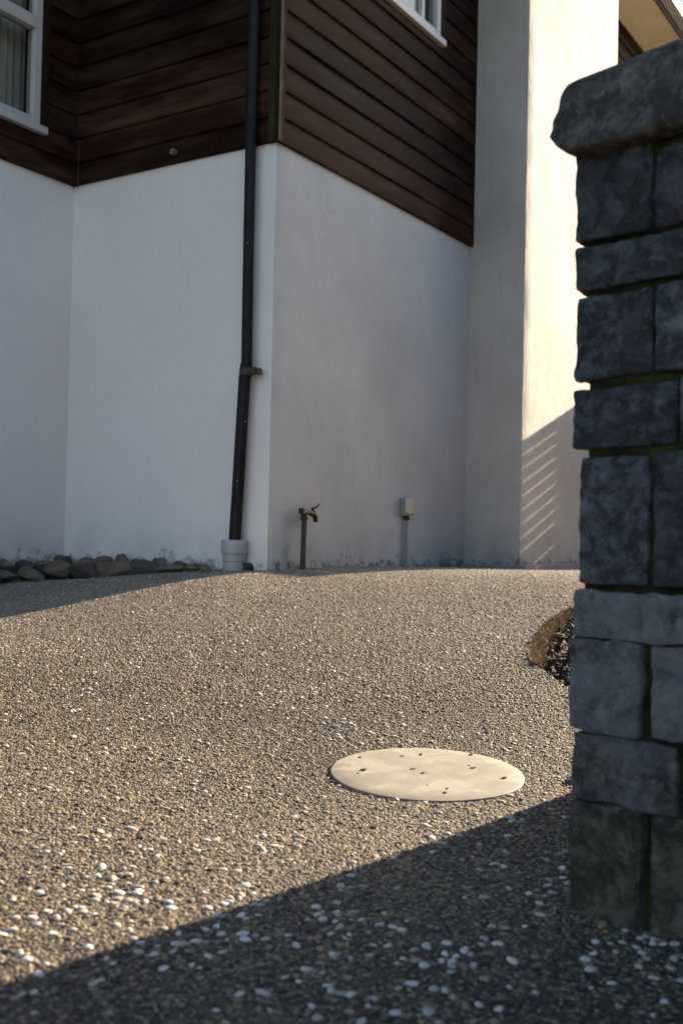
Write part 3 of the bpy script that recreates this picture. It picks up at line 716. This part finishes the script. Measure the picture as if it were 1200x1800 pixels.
for ci, cs in enumerate(courses):
    for si, (xa, xb, yt, yb) in enumerate(cs):
        u0, zt = fuv(xa, yt); _, zb = fuv(xa, yb)
        u1 = fuv(xb, 900)[0] if xb else PW
        if si == 0: tops.append((zt, zb))
        dep = (.17, .11)[ci % 2] if si == 0 else .10
        jit = random.Random(ci * 7 + si).uniform(-.004, .006)
        ct = P0 + pU * (u0 + u1) / 2 + ZU * (zt + zb) / 2 + pN * (jit - dep / 2)
        mb = rough(MB(), ct, pU, ZU, pN, (u1 - u0) / 2 - .0012, (zt - zb) / 2 + .0032, dep / 2, .0042, .0034, ci * 13.7 + si * 5.1)
        mb.build('stone', MAT['stone_brown' if ci == 8 else 'stone_pale' if ci in (6, 7) or (ci == 5) else 'stone'], pil)
    if len(cs) == 1:
        u0 = fuv(1222, 1040)[0]; ct = P0 + pU * (u0 + PW) / 2 + ZU * (sum(tops[-1]) / 2) - pN * .05
        rough(MB(), ct, pU, ZU, pN, (PW - u0) / 2, (tops[-1][0] - tops[-1][1]) / 2, .05, .013, .0042, 99).build('stone', MAT['stone'], pil)
    # left flank, seen only from the side
    dep = (.17, .11)[ci % 2]; zt, zb = tops[-1]; w0 = dep + .012
    cuts = [w0, .27, PDp] if w0 < .2 else [w0, PDp]
    uL = fuv(cs[0][0], 900)[0]
    for a, b_ in zip(cuts[:-1], cuts[1:]):
        ct = P0 + pU * (uL + .05) + ZU * (zt + zb) / 2 - pN * ((a + b_) / 2)
        rough(MB(), ct, pU, ZU, pN, .05, (zt - zb) / 2, (b_ - a - .01) / 2, .013, .0042, ci * 3.3 + a * 50).build('stone', MAT['stone'], pil)
CAPB = hit(1012, 286, P0, pN).z
m = MB(); rough(m, P0 + pU * (PW / 2 - .001) + ZU * (CAPB / 2 - .05) - pN * (PDp / 2 + .003), pU, ZU, pN, PW / 2 - .009, CAPB / 2 + .05, PDp / 2 - .010, .005, .003, 71)
m.build('mortar', MAT['mortar'], pil)
m = MB(); cq = P0 + pN * .045
pa = hit(993, 267, cq, pN); pb = hit(1003, 128, cq, pN); pm = hit(966, 228, cq, pN)
uA, uM, uT = (pa - P0).dot(pU), (pm - P0).dot(pU), (pb - P0).dot(pU)
hc = (pb.z - pa.z) / 2; print('cap', uA, uM, uT, pa.z, pb.z, 'capb', CAPB)
cu0, cu1 = uM - .006, PW + .05; cw = (PDp + .09) / 2
def capwarp(p, h):
    t = (p.y / h.y + 1) / 2
    ins = np.interp(t, [0, .12, .28, .55, .9, 1], [.030, .012, 0, .008, .026, .040])
    jag = noise.noise(Vector((p.x * 9, p.z * 9, 4))) * .008
    p = p.copy(); fu = 1 - ins / h.x; 
    if p.x < 0: p.x *= 1 - (ins + jag) / h.x
    else: p.x *= 1 - ins / h.x
    insf = np.interp(t, [0, .05, .86, .93, 1], [.006, .0, .006, .016, .034])
    p.z *= 1 - (insf + jag * .8) / h.z
    p.y += (p.x + h.x) * .075 * t
    return p
rough(m, P0 + pU * (cu0 + cu1) / 2 + ZU * (pa.z + hc) + pN * (.045 - cw), pU, ZU, pN, (cu1 - cu0) / 2, hc, cw, .006, .0065, 41, warp=capwarp)
m.build('cap_stone', MAT['capst'], pil)
# bedding mortar under the cap
rough(MB(), P0 + pU * (PW / 2) + ZU * (pa.z - .012) - pN * (PDp / 2), pU, ZU, pN, PW / 2 - .004, .016, PDp / 2 - .004, .008, .003, 55).build('mortar', MAT['mortar'], pil)

# ------------------------------------------------------------------ stone wall behind the pillar (its shadow crosses the foreground)
S2 = Vector((math.sin(R(SUN_AZ)), math.cos(R(SUN_AZ)), 0))
PE = gpt(1000, 1398); W0 = Vector((PE.x, PE.y, 0)) + S2 * .42
print('PE', PE, 'W0', W0)
wl_ = thing('stone_wall', (W0.x, W0.y, 0), 'dark stone garden wall standing behind the pillar', 'wall')
wA = Vector((.743, -.669, 0)); wB = S2
wlen, wdep, wh = .85, .5, 1.22
z0 = float(gz(W0.x, W0.y)) - .1
MB().quadbox(W0 + wA * .012 + wB * .012 + ZU * z0, wA * (wlen - .024), wB * (wdep - .024), ZU * (wh - .01 - z0)).build('mortar', MAT['mortar'], wl_)
rr = random.Random(3)
z = z0; row = 0
while z < wh - .05:
    hh = rr.uniform(.12, .19); hh = min(hh, wh - z)
    m = MB(); u = 0
    while u < wlen - .02:
        l_ = min(rr.uniform(.16, .3), wlen - u); 
        if wlen - u - l_ < .08: l_ = wlen - u
        rough(m, W0 + wA * (u + l_ / 2) + ZU * (z + hh / 2) + wB * .05, wA, ZU, wB, l_ / 2 - .005, hh / 2 - .005, .05, .013, .004, z * 30 + u * 9); u += l_
    rough(m, W0 + wA * .05 + ZU * (z + hh / 2) + wB * (wdep / 2 + .055), wA, ZU, wB, .05, hh / 2 - .005, wdep / 2 - .055, .013, .004, z * 30 + 4)
    m.build('stone_course', MAT['stone'], wl_); z += hh; row += 1
m = MB(); rough(m, W0 + wA * wlen / 2 + wB * wdep / 2 + ZU * (wh + .035), wA, ZU, wB, wlen / 2 + .01, .035, wdep / 2 + .01, .012, .004, 8); m.build('cap_stone', MAT['capst'], wl_)

# ------------------------------------------------------------------ slatted gate (casts the striped shadow on the chimney)
dlt = R(SUN_AZ) - math.atan2(rD.x, rD.y); tD = math.tan(dlt); DG = 3.0
G0 = CH + rD * DG
kE = math.tan(R(SUN_EL)) / math.cos(dlt)
hc_ = hit(918, 775, CH, nR).z; GH = hc_ + DG * kE
s_post = (hit(972, 800, CH, nR) - CH).dot(rD)
wi = (DG - s_post) * tD; wo_ = DG * tD + .30
gg = float(gz(G0.x, G0.y))
gate = thing('slatted_gate', (G0.x, G0.y, gg), 'tall grey timber gate with horizontal slats beside the chimney', 'gate')
m = MB(); m.quadbox(G0 + nR * (-.35) + ZU * (gg + .03), nR * (wi + .35 - .0), rD * .04, ZU * (GH - gg - .03)); m.build('panel', MAT['fence'], gate)
pit = hit(918, 800, CH, nR).z - hit(918, 824.5, CH, nR).z; gap = .0085
print('gate H', GH, 'pitch', pit, wi, wo_, 'post s', s_post)
z = GH; first = True
slats = 0
while z > gg + .05:
    h = (hc_ - hit(918, 800, CH, nR).z - gap / 2) if first else pit - gap
    if slats == 8: h = pit * 1.7 - gap
    if slats >= 9: h = z - gg - .05
    m = MB(); m.quadbox(G0 + nR * (wi + .001) + ZU * (z - h), nR * (wo_ - wi), rD * .012, ZU * h); m.build('slat', MAT['fence'], gate); z -= h + gap; first = False; slats += 1
MB().quadbox(G0 + nR * wo_ + ZU * (gg - .1) + rD * .0, nR * .02, rD * .04, ZU * (GH - gg + .1)).build('post', MAT['fence'], gate)

# ------------------------------------------------------------------ round lid
e = .02
nx_ = -(gz(LID.x + e, LID.y) - gz(LID.x - e, LID.y)) / (2 * e); ny_ = -(gz(LID.x, LID.y + e) - gz(LID.x, LID.y - e)) / (2 * e)
nn = Vector((nx_, ny_, 1)).normalized(); ta = Vector((1, 0, 0)); ta = (ta - nn * ta.dot(nn)).normalized(); tb = nn.cross(ta)
lid = thing('access_cover', (LID.x, LID.y, LID.z), 'round cream concrete access cover set in the pebble driveway', 'cover')
m = MB(); b = m.b; n_ = 96; rings = []
for (r_, h) in ((LIDR, -.02), (LIDR, .004), (LIDR - .0015, .0062), (LIDR - .004, .0068), (LIDR * .8, .0072), (LIDR * .5, .0080), (LIDR * .2, .0082)):
    rings.append([b.verts.new(LID + (ta * math.cos(2 * math.pi * k / n_) + tb * math.sin(2 * math.pi * k / n_)) * r_ + nn * (h + .0008 * noise.noise(Vector((math.cos(k * .065) * 3 * r_ * 8, math.sin(k * .065) * 3 * r_ * 8, 0))))) for k in range(n_)])
for i in range(len(rings) - 1):
    for k in range(n_): b.faces.new((rings[i][k], rings[i][(k + 1) % n_], rings[i + 1][(k + 1) % n_], rings[i + 1][k])).smooth = True
b.faces.new(rings[-1]); m.build('lid_plate', MAT['cover'], lid)
m = MB()
for (px, py, s) in ((633, 1331, .005), (640, 1353, .008), (707, 1329, .005), (725, 1352, .007), (744, 1359, .008), (740, 1326, .007), (828, 1326, .007), (831, 1350, .008), (886, 1367, .008), (782, 1393, .006), (786, 1386, .004), (687, 1326, .0), (824, 1346, .004), (630, 1359, .003), (751, 1380, .003)):
    if s == 0: continue
    c = hit(px, py, LID + nn * .008, nn); a = random.Random(px).uniform(0, 3)
    d1 = (ta * math.cos(a) + tb * math.sin(a))
    d2 = nn.cross(d1); m.prism([c + d1 * s * .9 * math.cos(q_) * (1 + .3 * math.sin(q_ * 3 + px)) + d2 * s * .55 * math.sin(q_) for q_ in [i * 1.047 for i in range(6)]], nn * s * .28)
lt = m.build('leaf_litter', MAT['rust']); tag(lt, 'tiny dark bits of leaf litter lying on the round cover', 'leaf litter', kind='stuff')
# loose dark leaves on the driveway
k_ = 0
for (px, py, s, lab) in ((628, 1231, .012, 'small dark dry leaf lying on the driveway behind the round cover'), (660, 1614, .012, 'small dark dry leaf lying in the foreground shadow'), (55, 1266, .014, 'dark dry leaf lying on the sunny driveway near its left edge'), (146, 1318, .010, 'small bluish dark stone chip lying on the sunny driveway')):
    c = gpt(px, py) + ZU * .008; m = MB(); a = random.Random(px).uniform(0, 3); d1 = Vector((math.cos(a), math.sin(a) * .4, .1)).normalized(); d2 = ZU.cross(d1).normalized()
    m.prism([c - d1 * s, c - d1 * s * .3 + d2 * s * .5, c + d1 * s * .6 + d2 * s * .35 + ZU * .004, c + d1 * s * 1.2 + ZU * .006, c + d1 * s * .5 - d2 * s * .4, c - d1 * s * .4 - d2 * s * .4 + ZU * .003], ZU * .0015)
    tag(m.build('dry_leaf' if 'leaf' in lab else 'stone_chip', MAT['rust']), lab, 'leaf' if 'leaf' in lab else 'stone')

# ------------------------------------------------------------------ edging rocks along the white wall
def rock(center, sx, sy, sz, yaw, seed):
    bm = bmesh.new(); bmesh.ops.create_icosphere(bm, subdivisions=4, radius=1)
    rs = random.Random(seed); cutn = [(Vector((rs.gauss(0, 1), rs.gauss(0, 1), rs.gauss(0, .8))).normalized(), rs.uniform(.42, .8)) for _ in range(13)]
    for v in bm.verts:
        p = v.co.copy()
        for (cn, cd) in cutn:
            k = p.dot(cn)
            if k > cd: p -= cn * (k - cd) * .96
        p *= 1 + .10 * noise.noise(v.co * 2 + Vector((seed, 0, 0))) + .035 * noise.noise(v.co * 7 + Vector((seed, 1, 0)))
        q_ = Vector((p.x * sx, p.y * sy, p.z * sz)); c_, s_ = math.cos(yaw), math.sin(yaw)
        v.co = Vector((q_.x * c_ - q_.y * s_, q_.x * s_ + q_.y * c_, q_.z))
    for f in bm.faces: f.smooth = True
    me = bpy.data.meshes.new('edging_rock'); bm.to_mesh(me); bm.free(); me.materials.append(MAT['rock'])
    o = bpy.data.objects.new('edging_rock', me); COL.objects.link(o); o.location = center; return o
rocks = []   # (px centre x, front/back, halfwidth px, height m)
spec = [(-38, 0, 34, .06), (10, 0, 26, .055), (52, 0, 26, .05), (100, 0, 34, .065), (150, 0, 38, .055), (205, 0, 36, .055), (255, 0, 30, .05), (300, 0, 22, .035), (335, 0, 16, .028), (358, 0, 11, .022),
        (-20, 1, 26, .05), (14, 1, 22, .05), (48, 1, 20, .045), (82, 1, 22, .05), (112, 1, 20, .055), (146, 1, 24, .045), (182, 1, 20, .05), (215, 1, 20, .045), (248, 1, 20, .042), (282, 1, 16, .035), (318, 1, 14, .038), (345, 1, 10, .022)]
orders = ['first', 'second', 'third', 'fourth', 'fifth', 'sixth', 'seventh', 'eighth', 'ninth', 'tenth', 'eleventh', 'twelfth']
cnt = {0: 0, 1: 0}
for i, (px, bk, hw, h) in enumerate(spec):
    px2 = px
    if px2 >= 118: q1 = at_wall(px2, 1000, C0, nL, .20 if not bk else .09)
    else: q1 = at_wall(px2, 1000, IC, nR, .20 if not bk else .09)
    if not bk and 60 < px2 < 165: q1 = at_wall(px2, 1000, C0, nL, .26)
    g_ = float(gz(q1.x, q1.y)); k = q1.y / F
    zc = g_ + h * .55 + (.0 if not bk else .045 if px < 230 else .02 if px < 300 else .0)
    o = rock((q1.x, q1.y, zc + .008), hw * k * 1.45, h * 1.5, h * 1.05, math.atan2(lD.y, lD.x) + random.Random(i).uniform(-.3, .3), i * 3 + 1)
    r_ = ('front' if not bk else 'back')
    if px < 0: lb = 'leftmost edging rock in the %s row, cut off by the left edge' % r_
    else: lb = '%s rock from the left in the %s row of edging rocks along the white wall' % (orders[cnt[bk]], r_); cnt[bk] += 1
    tag(o, lb, 'rock', 'rocks edging the foot of the white wall')

# ------------------------------------------------------------------ planting bed: soil, bark, dry grass rim
bz = lambda x, y: float(gz(x, y))
m = MB(); b = m.b
X0, X1 = min(p[0] for p in bedpoly) - .02, max(p[0] for p in bedpoly); Y0, Y1 = min(p[1] for p in bedpoly) - .02, max(p[1] for p in bedpoly)
gx = np.arange(X0, X1, .014); gy = np.arange(Y0, Y1, .014); vv = {}
cx_, cy_ = bed[5].x + .35, (bed[0].y + bed[-1].y) / 2
def bedz(x, y): return bz(x, y) - .030 + .022 * noise.noise(Vector((x * 22, y * 22, 0))) + .012 * noise.noise(Vector((x * 60, y * 60, 3)))
G = {}
for i, x in enumerate(gx):
    for j, y in enumerate(gy):
        G[i, j] = b.verts.new((x, y, bedz(x, y)))
for i in range(len(gx) - 1):
    for j in range(len(gy) - 1):
        if inpoly(np.array([gx[i]]), np.array([gy[j]]), bedpoly)[0]: b.faces.new((G[i, j], G[i + 1, j], G[i + 1, j + 1], G[i, j + 1])).smooth = True
for v in [v for v in b.verts if not v.link_faces]: b.verts.remove(v)
tag(m.build('soil', MAT['mulch']), kind='structure')
m = MB(); rr = random.Random(8)
n_ = 0
while n_ < 3200:
    x, y = rr.uniform(X0, min(X1, X0 + .55)), rr.uniform(Y0, Y1)
    if not inpoly(np.array([x]), np.array([y]), bedpoly)[0]: continue
    c = Vector((x, y, bedz(x, y) + rr.uniform(0, .012))); d1 = Vector((rr.gauss(0, 1), rr.gauss(0, 1), rr.gauss(0, .6))).normalized(); d2 = d1.cross(Vector((rr.gauss(0, 1), rr.gauss(0, 1), rr.gauss(0, 1)))).normalized(); d3 = d1.cross(d2)
    l_ = rr.uniform(.004, .011); w_ = l_ * rr.uniform(.25, .5); m.quadbox(c - d1 * l_ - d2 * w_, d1 * 2 * l_, d2 * 2 * w_, d3 * rr.uniform(.001, .004)); n_ += 1
tag(m.build('bark_mulch', MAT['chip']), 'dark bark mulch filling the curved garden bed beside the driveway', 'mulch', kind='stuff')
m = MB(); b = m.b
arc = bed[:8]
for k in range(7000):
    t = rr.uniform(0, len(arc) - 1.001); i = int(t); p = arc[i].lerp(arc[i + 1], t - i)
    tn = (arc[i + 1] - arc[i]); inw = Vector((tn.y, -tn.x, 0)).normalized()
    if inw.x < 0: inw = -inw
    dd = abs(rr.gauss(0, .026)) * (1.4 - abs(t - 2.5) / 5.5) * (1 + .8 * noise.noise(Vector((t * 2.5, 1, 1)))) - .010
    x, y = p.x + inw.x * dd, p.y + inw.y * dd
    g_ = bz(x, y) - .012 - dd * .35
    hgt = rr.uniform(.010, .030) * (1 + .7 * noise.noise(Vector((x * 30, y * 30, 5)))); a = rr.uniform(0, 6.28); ln = Vector((math.cos(a), math.sin(a), 0)); wd = ln.cross(ZU) * rr.uniform(.0006, .0013)
    base = Vector((x, y, g_)); mid = base + ZU * hgt * .6 + ln * hgt * .15; tip = base + ZU * hgt + ln * hgt * rr.uniform(.2, .7)
    v = [b.verts.new(q_) for q_ in (base - wd, base + wd, mid + wd * .7, mid - wd * .7, tip)]
    b.faces.new((v[0], v[1], v[2], v[3])); b.faces.new((v[3], v[2], v[4]))
tag(m.build('dry_grass', MAT['straw']), 'dry golden grass fringe along the curved rim of the garden bed', 'grass', kind='stuff')
# rock beside the pillar foot (small rounded shadow at its left)
q1 = gpt(1012, 1372) + S2 * .16
o = rock((q1.x, q1.y, .03), .055, .05, .06, .4, 77); o.name = 'garden_rock'
tag(o, 'small dark rock on the driveway tucked behind the foot of the pillar', 'rock')

# ------------------------------------------------------------------ unseen leafy screen, added to keep sky light off the right face
def added_hedge():
    H0 = C0 + nR * 5.2 + llD * 5
    t = thing('added_hedge', (H0.x, H0.y, -.1), 'tall dense green screen of leaves, unseen, added to block sky light from the right', 'added_hedge')
    rs = np.random.default_rng(4); L_, T_, H_ = 13.0, 1.1, 3.3
    MB().quadbox(H0 + nR * .15 + ZU * -.2, rD * L_, nR * (T_ - .3), ZU * H_).build('branches', MAT['trim'], t)
    n = 42000
    u = rs.uniform(0, L_, n); side = rs.random(n); v = np.where(side < .5, rs.normal(.05, .06, n), np.where(side < .75, T_ - .05 + rs.normal(0, .06, n), rs.uniform(0, T_, n)))
    z = np.where(side < .75, rs.uniform(-.2, H_ + .1, n), H_ + rs.normal(0, .07, n))
    base = np.array(H0)[None] + u[:, None] * np.array(rD)[None] + v[:, None] * np.array(nR)[None]; base[:, 2] = z
    a = rs.normal(size=(n, 3)); a /= np.linalg.norm(a, axis=1)[:, None]; c = np.cross(a, rs.normal(size=(n, 3))); c /= np.linalg.norm(c, axis=1)[:, None]
    s_ = rs.uniform(.035, .075, n)[:, None]
    V = np.stack([base - a * s_, base + c * s_ * .45, base + a * s_, base - c * s_ * .45], 1).reshape(-1, 3) - np.array(t.location)[None]
    F_ = np.arange(4 * n).reshape(n, 4)
    me = bpy.data.meshes.new('foliage'); me.from_pydata(V.tolist(), [], F_.tolist()); me.materials.append(MAT['leaf'])
    o = bpy.data.objects.new('foliage', me); COL.objects.link(o); o.parent = t
added_hedge()
